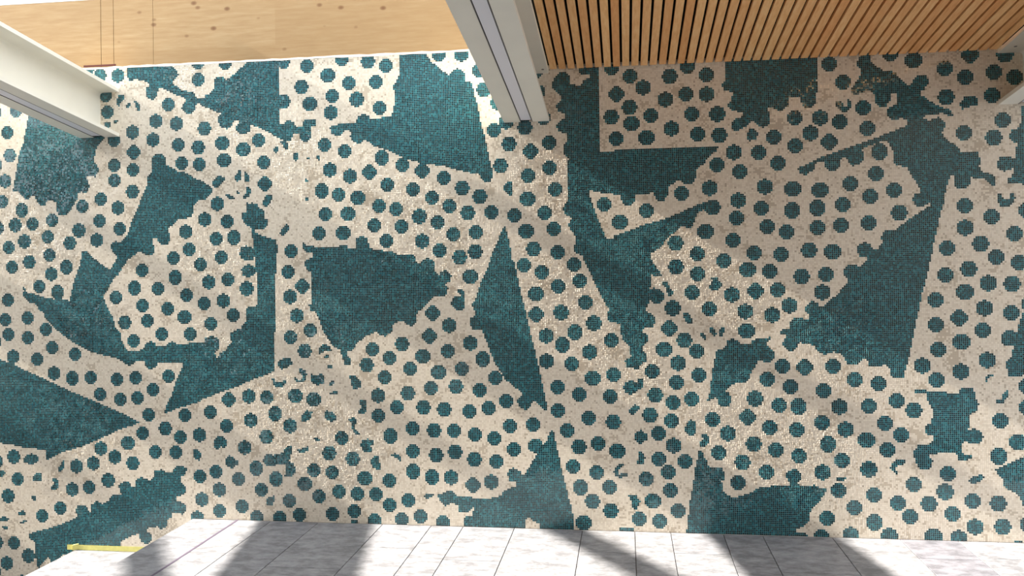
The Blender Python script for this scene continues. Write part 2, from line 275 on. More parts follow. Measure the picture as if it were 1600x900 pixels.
SHAPES = [
"44,160 44,182 40,205 36,225 30,240 26,265 23,280 20,299 30,300 33,306 39,311 45,311 51,305 54,305 58,315 64,322 70,321 75,313 78,312 84,315 89,316 88,327 93,337 104,337 110,329 114,321 121,312 122,301 127,300 132,302 138,299 140,291 137,281 135,275 140,274 149,277 154,268 153,258 148,254 146,250 149,240 152,228 158,221 163,216 165,205",
"199,99 266,97 268,102 277,110 279,118 273,125 267,129 275,134 283,141 302,144 306,151 312,154.4 320,154.4 320,149 328,146 334,140 335,126 337,122 343,120 350,121 353,124 358,123 363,118 372,110 382,101 390,94 390,90 453.6,90 453,99 448,106 440,107 435.6,105 436,147 443,147 450,149 454.4,157 452,166 445,170 437,170.4 437,194 442,195 448,189 453,188 460,192 463,198 472,198 475,188 494,186 494.4,196 485,199 487,208 486,217 478,222 471,220 467,210 463,208 458,210 454,221 448,221 440,218 428,212 418,206 406,200 395,196 390,195.6 390,205 384,210.4 376,210.4 369,205 367,198 373,192 373.6,187 365,188 364,194 361,199 354,201.6 346,199 341.6,192 341,182 346,178 332,172.4 322,168 316,165 310,161 306,164 305,172 298,178.4 290,178 284,170 285,162 291,160 290,154 280,150 264,143 250,137 247,140 246.4,148 241,156 232,155 228,148 228,138 234,134 232,130 225,127 218,125 210,124 205,127.6 202,125 198.4,120",
"625.6,82 623.6,104 623,119 618,128 613,138 618,146 616,160 615,174 611,181.6 598,182.4 592,185 578,185 575,180 567,177.6 559,182 557,189 553,193.4 532,193.4 515,198 517,208 524,212 532,211 537,205 544,204 548,207 547,214 552,221 559,225 565,223 569,219 576,222 582,228 596,232 608,236 626,244 629,247 640,250 670,257 692,259 712,265 732,270 748,271 751,279 758,283.6 767,283.6 771.4,274 768,262 765.6,252 763.6,240 764,248 761,228 756,208 751,190 746,164 741.4,148 738,132 734,126 727.4,127.4 727.4,116 722,110 713,106.6 706,112 701,118.4 694,112 684,105 672,94 666,84 665,78",
"239,268 236,257 237,246 244,241 254,241 260,249 260,258 274,265 277,267 290,270 304,278 320,285 328,291 333,294 330,303 322,311 313,312 301,322 303,330 300,338 288,342 280,341 270,352 262,357 262,361 266,367 267,374 262,382 255,383 248,379 245,371 237,374 240,383 242,388 240,396 233,400 225,397 221,393 216,394 208,400 200,406 192,418 186,428 176,438 170,450 161.6,462 164,472 170,486 177,496 180,510 188,520 190.4,532 195,543 200,548 208,549 218,547 224,547 226,540 230,535 236,533 243,536 243.6,541 261,541 262,536 269,533 277,537 294,537.6 298,535 312,535 320,533.6 321,528 330,524.4 340,528 343,535 341.6,544 336,552 337,559 341,557 343,551 352,548 356,541 362.4,533 359,528 359,521 367,516 375,514 380,508 385,500 386,497 383.6,488 386,481 394,478 401,479 401,426 399,424 397,430 387,434 379,430 377,422 382,414 390,413 398,417 399,406 397,400 397,406 388,407.6 377,404 373.6,396 377,387 385,383.6 393,387 397,388 395,378 394,364 392,356 387,353 381,348 378,342 378,332 384,331 386,322 385,316 389,319 394,317 403,320 403,324 413.4,329 412,339 417.4,343 417.4,353 413,358.4 399,358.4 399,363 406,367 430.4,375 433.4,382 433.4,394 431,397 431,418 431,456 429.6,460 429.6,520 429,578 429,580 420,584 404,590 386,597 368,605 350,611 332,618 320,622.4 308,629 288,635 270,641 262,645 255.6,645.4 258,640 262,628 268,618 272,604 277,590 284,576 285,568 247,568 244,573 235,578 227,572 226,565 212,565 210,568.4 201,572.4 192,566 186,561 176,558.4 154,553.4 138,548.4 120,538.4 108,530.4 94,520.4 84,510.4 77,503 71,498 69,491 60,482 54,474 45,473 37,464 35.6,458 38.4,454 33.6,448 38,447.6 42,457 51,458 67,464 83,467 95,466 108,470 110,464 114,444 120,426 125,412 127,402 128,393 137,393 150,406 165,418 172,421 175,417 180,409 183,400 178,395 173,388 174,381 180,377 188,378 194,373 200,366 202,356 208,340 214,328 219,314 224,302 231,288 229,276 238,268",
"-40,545 0,562 20,568 40,580 32,575 74,594 112,612 156,630 192,646 210,656 218.4,660 210,664 190,670 160,684 130,697 100,706 88,711 72,719.4 73,706 72,703.4 34,698.4 12,693.4 -40,690",
"44,834 66,828 88,822 110,813 121,807 117.6,796 122,790 130,788.6 138,794 139,800 142,799 143,788 152,782 160,788 170,782 176,773 189,772 185,758 196,751.6 205,755 206,761.6 211,760 211,750 220,745 230,749 234,752 240,746 241,736 252,733.6 262,739 268,739 274,730 283,726.6 292,732 291,740 283,745 284,753 291.4,762 290.4,770 283,774 276,776 275,784 282,784 289.4,788 290.4,798 286,803.4 270,801 269,809 263,810 260,824 252,827.4 246,823 234,824 229,829 237,836 238.4,844 230,850.4 222,848 217,840 217,834 208,836 190,845 188,852 186,862 114,863 106,866 96,868 90,878 82,880 78,876 77,868 68,878 60,889.4 57,880 55,860 54,846 47,842",
"473,379.6 477,380.6 478,385 490,385 528,387 531,383 536,381.6 543,384 545,388.4 555,389 555,378 558,371 566,369 574,372 576.4,380 577,388 596,391 616,394 622,399 632,397 640,396.4 640,396 649,400 650,409 656,412.4 660,406 670,403.2 679,409 680,418 679,414 677.6,420 682,428 686.4,429 688,424 698,422 705.4,430 702.4,441 695,443 700,450 698.4,459.4 690,464.4 678,464.4 668,475.4 658,484.4 652,488 650.4,504 646,509.4 640,509 634,507 631,502 624,501.6 613,509 613.6,518.4 602,525.6 594,523.4 588,519 572,525 558,536.4 550,548.4 542,548.4 541,552 547.4,560 547,570 540,572 535,560 532,548 528,544.4 520,540.4 514,531.4 506,520.4 502,508 498,498 494,488.4 486,486.4 482.6,477 487,474 487,425 480,422.4 474.6,413 478,405 489,403 489,396 480,394.4 473.6,388",
"863,130 866,121 873,113.6 884,113.6 890.4,119 891,130 898,132.8 908,132.8 913,124.4 922.4,122.4 922.4,117 907,117.4 904.4,111 904.4,104 937,104 937,236 960,235.6 960,234.4 1124.4,228.6 1120,235 1112,242 1104,250 1098,258 1098,256 1088,266 1088,278 1081,288.6 1070,288.6 1063.4,281 1053,285 1052,289.4 1043.6,290 1045,304 1037,313.6 1027,313.6 1019.4,300 1014,302.4 993,303.4 992.4,315 985,321.2 976,320.4 970,312 970,304 960,303.6 944,302 921.4,297.6 920.6,300 924,314 930,330 936,346 942,360 948,373.4 960,371.4 960,368.4 984,360.4 1008,350.4 1030,344.4 1048,338.4 1070,328.4 1088,321 1108,313 1114,311 1123,315 1127.2,324 1122,334 1114,335.6 1106,334 1100,327.6 1092,332 1085.4,340 1085.4,348 1079.4,356.4 1064,354.4 1058,360.4 1048,368.4 1042,372.4 1036,382.4 1026,390.4 1015.6,398 1016,404 1026,418.4 1028,420 1035,431 1026,431.4 1018,430 1018,443 1015.4,452.4 1022,450 1030,451 1038,460 1037.6,466 1032,474 1023,475.6 1014,468.4 1013,478 1010,480 1011,488 1018,489 1024.4,498 1021,511 1009,511.4 1005,515 1005,520 1012.8,524 1012.8,534 1004,541 1002.4,546 1010.4,555 1010.4,564 1000,570.4 996.4,578.6 993,578.6 990,575 979,573.4 976.6,564 986,557 984,546 982,538 972,530 970,520 970,509 964,505 960,504 952,502.4 948.6,496 950,488 953,483 948,478 942,466 930,444 920,422 912,408 910,400 900,396.4 896,388 900,378 898,368 894,362 887.6,352 893,340 883,334.4 878.6,326 885,314.4 886.6,314 886,256 889,248 884.4,240 889,250 880.6,240 880.6,228 887.4,218 885.4,209.4 872,205.4 868.6,196 875,188 882.4,185.4 882.4,177.4 872,174.4 868.6,164 876,156 877.4,149.4 870,144.4 863.6,138",
"788,351.2 791.4,360 795.4,376 798.4,392 801,410 802.4,406 807.4,426 812.4,450 818.4,474 824.4,500 830.4,526 836.4,548 840,566 842.4,574 846.4,594 850.4,614 855.4,634 854.4,640.6 848,639.4 842,633.4 837,627 832,627 829,636.4 822,640.4 814,637.4 807.6,628 809,622 816,617 814,612.4 802,603.4 790,593.4 780,577.4 772.4,568 772,564.4 764,544.4 758,528.4 753,514.4 738,514 733.6,504 735,497 742.4,493 742.4,486 736.6,476 744,466 749,448 754,434 762,418 768,398 776,380 783,362",
"862,672.4 866.4,678 869.4,696 873.4,712 876,726 880,742 885.4,764 890.4,784 894.4,798 896.6,812 897.6,832 724,832 723.6,810 728,806 738,806 740.4,793 734,799.4 718,800.4 715,789 704,786 696,791.4 688,784 682.6,771.6 692,771 702,765.6 709,769.6 714,774 732,775 740,778 774,778 784,773 785,768 806.4,759 806.4,753.4 796,751 792.6,742 796,734 803,730.6 813,737 816,743 821,740 824,734 830,724 835,716 839.4,708 834,707.4 826,703.4 824.6,692 830,686.6 842,686 847.4,692 849,696 854,688 858,678",
"1133.2,92 1276,86 1276,128 1278.4,131 1278.4,142 1274,145 1275.4,160 1269,168.4 1258,168.4 1251.6,160 1251,150 1243,151 1233,152.4 1231,166 1221,173.4 1212,171.4 1205,166 1199,170 1203.4,178 1203.4,192 1194,199.4 1184,197.4 1179,189 1174,189 1166,198.4 1158,201.4 1153,206.4 1144,201.4 1142.6,192 1150,184 1160.4,182.4 1160.4,177 1151,174.4 1140,170.4 1136.6,164 1144,154 1144,145 1131,140.4 1127.6,132 1133.2,124",
"1119,548 1130,545 1134,540 1135,533 1144,528.4 1153,532 1158,537.4 1173,537.4 1176,532 1182,529 1198,528.8 1203.4,526 1203.4,530.4 1200,532 1199,540 1207.4,546 1210.4,554 1207.4,564.4 1199,566.4 1190,564.4 1185,564.4 1180,574 1179,574.4 1174,582.4 1170,594.4 1162,598.4 1152,597.4 1143,602.4 1137,607 1132,611 1140,614 1143.6,624 1140,634 1131.6,636.6 1123,633 1119.4,621.6 1114,622.4 1108,627.4 1104.4,625.4 1109,614 1111,598 1113,580",
"1340,96 1344,88 1344,82 1361.6,82 1360.4,97 1368,102 1380,111 1398,112 1404,122 1412,128 1420,135 1424,133 1425,126 1434,118.6 1449,118 1450.4,130 1444,140.4 1438,144 1440,149 1454,158 1470,168 1484,169.6 1489.4,180.4 1480,180.4 1471,176.4 1466,178.4 1444,181 1444,185.4 1450,188.4 1458,186 1467,182.6 1476.4,190 1476.4,198 1471,208 1480,218 1496,230 1503,238 1516,236.4 1528,237 1532.4,252 1530,261 1538,270 1552.4,272.6 1556.4,281 1556.4,290.4 1548,289.4 1542,281 1532,278.4 1518,277.4 1516.4,288 1510,294.4 1496,294.4 1490,287.4 1492,274 1484,274 1482.4,283 1477.4,298 1474.4,318 1468.4,338 1464.4,358 1460.4,372 1457.4,392 1451.4,418 1446.4,440 1440.4,460 1434.4,490 1428.4,518 1423.4,544 1418.4,568 1416.4,572 1413.4,582 1412.4,591.4 1393.6,591.4 1391,576 1382,570.4 1372,573.4 1358,572.4 1355,562 1348,561 1342,568.4 1324,570.4 1319,558 1316,554 1302,550 1288,554.4 1280,550.4 1276,547 1272,540.4 1260,536.4 1248,535.4 1246.4,543 1237,548.8 1228,546.4 1222,536 1228,528 1226,522.4 1216,520.4 1222,514.6 1233,514 1236,499 1246,495.2 1256,498 1264,498 1265,492 1257.6,486 1259,478 1268,471.2 1279,471.6 1281,480.4 1286,479.4 1296,468.4 1306,462.4 1314,452.4 1325.4,441 1324,436 1318.6,430 1319,419 1329,412 1340,415 1346,415 1354,406 1354,406 1353,402 1344,401 1337.6,390 1342,382.4 1350,377.6 1360,381.6 1364,388.4 1372,388 1378.4,378 1376.6,370 1382,360.6 1392,358.6 1400,360 1408,352 1420,343 1436,332 1454,320 1453,317.6 1446,320 1440,323.6 1433,323 1425,313 1429,304 1438.4,299.6 1436,293 1428,280 1420,268 1416,261 1400,258 1394.6,250 1396.6,240 1392,230 1388,222 1380,218.4 1374,222 1362,226 1347,232.4 1349,238 1349.4,248 1346,255 1333,259.6 1324.4,254 1323,244 1314.4,246 1313.6,260 1307,266.6 1296,266.6 1289,260 1289,252.4 1280,252.4 1273,255.4 1272,264 1264,270.4 1258,274 1251,271 1245.6,264 1251,260 1262,257 1270,251.6 1280,247 1292,242 1320,232 1344,223.6 1368,216 1384,209 1402,202 1418,196 1416,188 1410,184.4 1400,187.4 1391,186.4 1384.6,178 1388,168 1400,162.4 1402,158 1400,145.6 1390.6,145 1390.4,158 1384,166.4 1374,166.4 1366.6,160 1366,148 1360,142.4 1354,141.4 1344,146.4 1332,147.4 1329.6,140 1338,128 1344,118 1345.4,108 1339.6,102",
"1620,160 1596,165 1596,188 1592,200 1582,202.4 1576.4,213 1583,223 1590,224.4 1586,238 1585,252 1580,245 1570,243.4 1561,247 1556.6,256 1560,265 1569,268 1578,266 1583,262 1582,275 1573.6,278.6 1573.6,286.4 1620,289",
"1620,460 1600,466 1595,470 1595.6,480 1600,484 1596,496 1592,506 1589,518 1580,516.6 1570,516.6 1563.6,528 1566,538.4 1576,541.4 1585,540 1582,548 1582,558 1574,561.6 1569.6,570 1572,576 1575.6,580 1576.6,587 1598,587 1620,580",
"1446.6,610.6 1479,611.2 1480,614 1499,614 1500,608 1510,605.2 1521.4,606.6 1523.4,620 1529.4,632 1525.4,642.4 1516,647.4 1515.4,660 1513,672 1523,669.6 1531.4,673.6 1536.4,682 1532.4,692.4 1522,694.4 1512,691.4 1506,688.4 1503.4,696 1503.4,708.4 1509,711 1520,709.6 1517.4,715.4 1509,721.4 1498,718.4 1494,707.4 1470,707.4 1454,710.4 1452,714 1457.4,720 1456.4,730.4 1447,735.4 1436,732.4 1430.6,720 1428,713 1425.2,707 1436,694 1450,696 1457,688 1457,681.4 1450,681.4 1444,674 1448,663.6 1456,659.6 1457,642 1452,630 1446.6,620",
"1624,706 1600,713.6 1570,726.6 1553.2,734 1553.2,733.6 1560,741.4 1566,747.4 1567,759 1574,766 1586,769.4 1594,778.4 1598,790.4 1624,800",
"1092,703.2 1097.4,705.6 1100.4,714 1104.4,720 1107.4,728 1112,730 1112,729.6 1127,730.6 1133.4,739 1132.4,748.4 1127.6,752.4 1130,766.4 1136,773.4 1146,778.4 1160,774.4 1176,768.4 1188,760.6 1204,759.6 1234,759.6 1235.6,755 1229,748 1229,739 1236,733.6 1246,733.6 1253.4,740 1252.4,749 1246.4,755 1248,758 1262,760 1272,758 1280,761.6 1294.4,761.6 1290,769.4 1284,778.4 1280,785.4 1270,794.4 1264,802.4 1266.4,812.4 1258,820.4 1244,828.4 1241.6,844 1071,844 1075,810 1078,784 1083,756 1088,720 1088,720 1091,714",
]
HOLES = ["821,832 821,812 827,809 833,814 843,819 843,832"]

# ------------------------------------------------------------------ materials
PITCH = 0.0115
def tile_material(name, stops, rough, cluster=None, spec=0.5, coat=0.0):
    """every tessera takes one colour of its own, picked by the cell of the grid it sits in"""
    t = NT(name, rough, spec)
    pos = t.n('ShaderNodeNewGeometry').outputs['Position']
    sn = t.n('ShaderNodeVectorMath', operation='SNAP')
    sn.inputs[1].default_value = (PITCH, 10.0, PITCH)
    t.l(pos, sn.inputs[0])
    sc = t.n('ShaderNodeVectorMath', operation='SCALE')
    sc.inputs[3].default_value = 37.7
    t.l(sn.outputs[0], sc.inputs[0])
    wn = t.n('ShaderNodeTexWhiteNoise', noise_dimensions='3D')
    t.l(sc.outputs[0], wn.inputs['Vector'])
    c = t.ramp(wn.outputs['Value'], stops, 'CONSTANT')
    if cluster:
        nz = t.noise(sn.outputs[0], 5.0, 4.0, 0.75)
        add = t.n('ShaderNodeMath', operation='MULTIPLY_ADD')
        t.l(wn.outputs['Value'], add.inputs[0]); add.inputs[1].default_value = 0.13; t.l(nz, add.inputs[2])
        k = t.ramp(add.outputs[0], [(0.0, (0, 0, 0, 1)), (cluster[0], (1, 1, 1, 1))], 'CONSTANT')
        c = t.mix(k, c, cluster[1])
    t.base(c)
    t.b.inputs['Coat Weight'].default_value = coat
    t.b.inputs['Coat Roughness'].default_value = 0.03
    return t.m

M_TEAL = tile_material('teal_glass_mosaic', [
    (0.0, lin(4, 16, 26)), (0.26, lin(10, 54, 66)), (0.46, lin(18, 76, 90)), (0.64, lin(6, 32, 48)),
    (0.82, lin(34, 100, 110)), (0.91, lin(5, 24, 42))], 0.05, None, 0.75, 0.0)
M_TEAL_EDGE = tile_material('aqua_glass_edge', [(0.0, lin(92, 156, 164)), (0.5, lin(106, 170, 176))], 0.4, None, 0.3)
M_CREAM = tile_material('cream_glass_mosaic', [
    (0.0, lin(234, 225, 209)), (0.28, lin(227, 217, 201)), (0.58, lin(239, 230, 215)), (0.86, lin(222, 211, 194)),
    (0.965, lin(194, 182, 164))], 0.055, (0.655, lin(202, 190, 172)), 0.5, 0.0)

def simple(name, c, rough=0.5, spec=0.5, var=0.0, scale=6.0):
    t = NT(name, rough, spec)
    if var:
        v = t.coords()
        nz = t.noise(v, scale, 4.0)
        lo = tuple(x * (1 - var) for x in c[:3]) + (1,)
        t.base(t.ramp(nz, [(0.3, lo), (0.7, c)]))
    else:
        t.b.inputs['Base Color'].default_value = c
    return t.m

M_GROUT = simple('pale_grout', lin(205, 198, 184), 0.85, 0.2, 0.08, 40)
M_STEEL = simple('warm_white_painted_steel', lin(233, 229, 217), 0.45, 0.4, 0.05, 5)
M_DIFF = simple('grey_light_diffuser', lin(226, 225, 232), 0.35, 0.4)
M_ALU = simple('dark_aluminium_edge', lin(96, 92, 92), 0.4, 0.5)
M_BRONZE = simple('brown_channel_end', lin(88, 70, 58), 0.6, 0.3)
M_BLACK = simple('black_felt', lin(16, 14, 13), 0.95, 0.1)
M_WHITE = simple('white_painted_trim', lin(238, 234, 226), 0.5, 0.4)
M_SEAL = simple('white_sealant', lin(240, 236, 228), 0.6, 0.3)
M_TAPE = simple('yellow_masking_tape', lin(226, 222, 138), 0.5, 0.3, 0.15, 30)
M_STRIP = simple('violet_grey_joint_strip', lin(96, 86, 104), 0.5, 0.4)
M_JOINT = simple('dark_floor_joint', lin(84, 76, 74), 0.9, 0.1)
M_PLASTER = simple('warm_plaster', lin(206, 198, 186), 0.8, 0.2, 0.04, 2)
M_CLAY = simple('warm_clay_render', lin(158, 142, 122), 0.7, 0.2, 0.1, 3)
M_PACK = simple('dark_red_packer', lin(92, 52, 48), 0.7, 0.2)

def clt_material():
    t = NT('pale_spruce_panel', 0.55, 0.3)
    v = t.coords((1.0, 1.0, 9.0))
    g = t.noise(v, 5.0, 6.0, 0.6)
    c = t.ramp(g, [(0.25, lin(154, 124, 87)), (0.5, lin(166, 138, 100)), (0.75, lin(177, 153, 116))])
    # boards of the lamination, a little different in tone
    pos = t.n('ShaderNodeNewGeometry').outputs['Position']
    sn = t.n('ShaderNodeVectorMath', operation='SNAP')
    sn.inputs[1].default_value = (2.3, 10, 0.118)
    t.l(pos, sn.inputs[0])
    wn = t.n('ShaderNodeTexWhiteNoise'); t.l(sn.outputs[0], wn.inputs['Vector'])
    c = t.mix(t.ramp(wn.outputs['Value'], [(0, (0, 0, 0, 1)), (1, (.45, .45, .45, 1))]), c, lin(152, 121, 82))
    # knots
    vk = t.coords((6.0, 1.0, 9.0))
    vo = t.n('ShaderNodeTexVoronoi', _Scale=1.0, _Randomness=1.0); t.l(vk, vo.inputs['Vector'])
    k = t.ramp(vo.outputs['Distance'], [(0.0, (1, 1, 1, 1)), (0.09, (.7, .7, .7, 1)), (0.16, (0, 0, 0, 1))])
    c = t.mix(k, c, lin(112, 76, 46))
    t.base(c)
    return t.m
M_CLT = clt_material()

def slat_material():
    t = NT('oak_slat', 0.45, 0.35)
    inf = t.n('ShaderNodeObjectInfo')
    v = t.coords((60.0, 2.5, 60.0))
    off = t.n('ShaderNodeVectorMath', operation='ADD')
    t.l(v, off.inputs[0])
    cmb = t.n('ShaderNodeCombineXYZ')
    mul = t.n('ShaderNodeMath', operation='MULTIPLY'); mul.inputs[1].default_value = 50.0
    t.l(inf.outputs['Random'], mul.inputs[0]); t.l(mul.outputs[0], cmb.inputs['Y'])
    t.l(cmb.outputs[0], off.inputs[1])
    g = t.noise(off.outputs[0], 1.0, 5.0, 0.65)
    c = t.ramp(g, [(0.25, lin(224, 164, 106)), (0.5, lin(242, 190, 132)), (0.78, lin(250, 214, 160))])
    tone = t.ramp(inf.outputs['Random'], [(0, lin(236, 216, 198)), (0.5, lin(250, 244, 238)), (1, lin(255, 254, 250))])
    t.base(t.mix(1.0, c, tone, 'MULTIPLY'))
    return t.m
M_SLAT = slat_material()

def stone_material(name, tint):
    t = NT(name, 0.5, 0.35)
    inf = t.n('ShaderNodeObjectInfo')
    v = t.coords((3.0, 5.0, 3.0))
    off = t.n('ShaderNodeVectorMath', operation='ADD'); t.l(v, off.inputs[0])
    mul = t.n('ShaderNodeMath', operation='MULTIPLY'); mul.inputs[1].default_value = 30.0
    t.l(inf.outputs['Random'], mul.inputs[0])
    t.l(mul.outputs[0], off.inputs[1])
    g = t.noise(off.outputs[0], 3.2, 8.0, 0.72)
    a = tuple(x * 0.52 for x in tint[:3]) + (1,)
    c = t.ramp(g, [(0.40, a), (0.52, tuple(x * .78 for x in tint[:3]) + (1,)), (0.66, tint)])
    # short dark pits
    vp = t.coords((9.0, 30.0, 9.0))
    p = t.noise(vp, 2.0, 4.0, 0.7)
    c = t.mix(t.ramp(p, [(0.70, (0, 0, 0, 1)), (0.76, (.5, .5, .5, 1))]), c, tuple(x * 0.55 for x in tint[:3]) + (1,))
    tone = t.ramp(inf.outputs['Random'], [(0, (.93, .93, .95, 1)), (1, (1, 1, 1, 1))])
    t.base(t.mix(1.0, c, tone, 'MULTIPLY'))
    return t.m
M_STONE = stone_material('pale_limestone', lin(160, 161, 166))
M_STONE_GREY = stone_material('grey_limestone', lin(147, 147, 155))

# ------------------------------------------------------------------ the mosaic wall
Z_TOP_LEFT, Z_CEIL = 3.083, 2.937
X_BEAM2, X_BEAM1, X_BEAM0, X_BEAM3 = -0.615, -3.580, -6.520, 2.366
X_LAND = -2.93                       # edge of the landing; steps go down to the left of it
STEP, GOING = 0.24, 0.86
XL, XR = -4.83, 3.25

wall = mesh_obj('wall_back', boxv(-9.5, 4.2, 0.0, 0.25, -1.4, 3.075), BOXF, M_GROUT, None, 'structure')
tag(wall, 'wall covered with cream and teal mosaic dots and patches', 'wall')

MB().box(-9.5, XL - .012, -0.0009, 0.0, -1.4, 3.075).build('sun_block_slab', M_PLASTER, wall)  # unseen slab added to keep grazing sun off the first tiles
nx0, nx1 = int(math.floor(XL / PITCH)), int(math.ceil(XR / PITCH))
nz0, nz1 = int(math.floor(-1.0 / PITCH)), int(math.floor(Z_TOP_LEFT / PITCH))
NX, NZ = nx1 - nx0, nz1 - nz0
ix, iz = np.meshgrid(np.arange(NX), np.arange(NZ), indexing='ij')
cx = (ix + nx0 + 0.5) * PITCH
cz = (iz + nz0 + 0.5) * PITCH
low = np.where(cx > X_LAND, 0.0, np.where(cx > X_LAND - GOING, -STEP, -2 * STEP))
low = np.where(cx < X_LAND - 2 * GOING, -3 * STEP, low)
keep = (cz > low - 0.004) & ((cx < X_BEAM2) | (cz < Z_CEIL + 0.02))

def parse(s):
    return np.array([[float(a) for a in q.split(',')] for q in s.split()])
def to_wall(p):
    return np.array([wall_xz(u, w) for u, w in p])
def inside(poly, owner_value):
    """mark the cells whose centre lies inside a polygon given on the wall"""
    x0, z0 = poly.min(0); x1, z1 = poly.max(0)
    i0 = max(0, int((x0 / PITCH) - nx0 - 1)); i1 = min(NX, int((x1 / PITCH) - nx0 + 2))
    j0 = max(0, int((z0 / PITCH) - nz0 - 1)); j1 = min(NZ, int((z1 / PITCH) - nz0 + 2))
    if i1 <= i0 or j1 <= j0:
        return
    X = cx[i0:i1, j0:j1]; Y = cz[i0:i1, j0:j1]
    ins = np.zeros(X.shape, bool)
    n = len(poly)
    for k in range(n):
        xa, ya = poly[k]; xb, yb = poly[(k + 1) % n]
        if ya == yb:
            continue
        cond = ((ya > Y) != (yb > Y)) & (X < (xb - xa) * (Y - ya) / (yb - ya) + xa)
        ins ^= cond
    sub = owner[i0:i1, j0:j1]
    sub[ins] = owner_value

owner = np.zeros((NX, NZ), np.int32)
next_id = 1
shape_ids, frag_ids, dot_ids = [], [], []
for s in SHAPES:
    inside(to_wall(parse(s)), next_id); shape_ids.append(next_id); next_id += 1
for s in HOLES:
    inside(to_wall(parse(s)), 0)
rng = np.random.default_rng(7)
for (u, w) in parse(DOTS):
    x, z = wall_xz(u, w)
    gx, gz = x / PITCH - nx0, z / PITCH - nz0
    # centres fall on a tile or on a joint, as in the laid sheets
    rx = rz = 4.13
    if abs(gx % 1 - .5) < .14: gx = math.floor(gx) + .5; rx = 4.25
    else: gx = round(gx)
    if abs(gz % 1 - .5) < .14: gz = math.floor(gz) + .5; rz = 4.25
    else: gz = round(gz)
    rx += rng.uniform(-.08, .1); rz += rng.uniform(-.08, .1)
    i0, i1 = max(0, int(gx - 6)), min(NX, int(gx + 7)); j0, j1 = max(0, int(gz - 6)), min(NZ, int(gz + 7))
    if i1 <= i0 or j1 <= j0:
        continue
    d = ((ix[i0:i1, j0:j1] + .5 - gx) / rx) ** 2 + ((iz[i0:i1, j0:j1] + .5 - gz) / rz) ** 2
    sub = owner[i0:i1, j0:j1]
    sub[(d <= 1.0) & (sub == 0)] = next_id
    dot_ids.append((next_id, x, z)); next_id += 1
# the pattern runs on past both edges of the picture
side = []
for _ in range(3000):
    x = rng.uniform(2.47, XR) if rng.random() < .6 else rng.uniform(XL, -4.47)
    z = rng.uniform(-0.4, 2.95)
    if all((x - a) ** 2 + (z - c) ** 2 > 0.135 ** 2 for a, c in side) and all((x - d[1]) ** 2 + (z - d[2]) ** 2 > 0.125 ** 2 for d in dot_ids):
        side.append((x, z))
for x, z in side:
    gx, gz = round(x / PITCH - nx0), round(z / PITCH - nz0)
    i0, i1 = max(0, gx - 6), min(NX, gx + 7); j0, j1 = max(0, gz - 6), min(NZ, gz + 7)
    sub = owner[i0:i1, j0:j1]
    d = (ix[i0:i1, j0:j1] + .5 - gx) ** 2 + (iz[i0:i1, j0:j1] + .5 - gz) ** 2
    if (sub[d <= 30] == 0).all():
        sub[d <= 4.13 ** 2] = next_id
        dot_ids.append((next_id, x, z)); next_id += 1
for s in FRAGMENTS:
    inside(to_wall(parse(s)), next_id); frag_ids.append(next_id); next_id += 1

# how each tessera sits: a little proud, a little tilted, some sheets laid more unevenly than others
def blur_field(step, seed):
    r = np.random.default_rng(seed)
    a, b = NX // step + 3, NZ // step + 3
    g = r.random((a, b))
    fx, fz = ix / step, iz / step
    i, j = fx.astype(int), fz.astype(int)
    u, v = fx - i, fz - j
    u = u * u * (3 - 2 * u); v = v * v * (3 - 2 * v)
    return (g[i, j] * (1 - u) + g[i + 1, j] * u) * (1 - v) + (g[i, j + 1] * (1 - u) + g[i + 1, j + 1] * u) * v
UNEVEN_SPOTS = "60,380,75 340,410,75 470,240,90 390,170,90 650,340,110 700,390,70 860,270,60 470,440,50 480,520,60 350,545,70 140,500,60 150,640,85 120,700,70 870,470,80 960,540,60 1080,430,90 1150,480,60 1310,510,50 450,640,90 530,700,80 1000,590,50 1180,700,110 1260,680,90 80,290,60 290,110,60"
bumpy = np.zeros((NX, NZ))
for q in UNEVEN_SPOTS.split():
    u, w, r = [float(a) for a in q.split(',')]
    x, z = wall_xz(u, w); s = r * 0.0042
    bumpy = np.maximum(bumpy, np.exp(-(((cx - x) / s) ** 2 + ((cz - z) / s) ** 2)))
uneven = np.clip(bumpy * (0.55 + 0.9 * blur_field(15, 4)) + 0.25 * (blur_field(40, 3) - 0.35), 0.05, 1.0)
tilt_x = rng.normal(0, 1, (NX, NZ)) * (0.004 + 0.055 * uneven) + 0.010 * (blur_field(9, 8) - .5) + 0.30 * uneven * (blur_field(3, 21) - .5)
tilt_z = rng.normal(0, 1, (NX, NZ)) * (0.004 + 0.055 * uneven) + 0.010 * (blur_field(9, 9) - .5) + 0.30 * uneven * (blur_field(3, 22) - .5)
proud = 0.0006 + 0.0002 * uneven * blur_field(3, 12) + rng.random((NX, NZ)) * (0.00006 + 0.00028 * uneven)

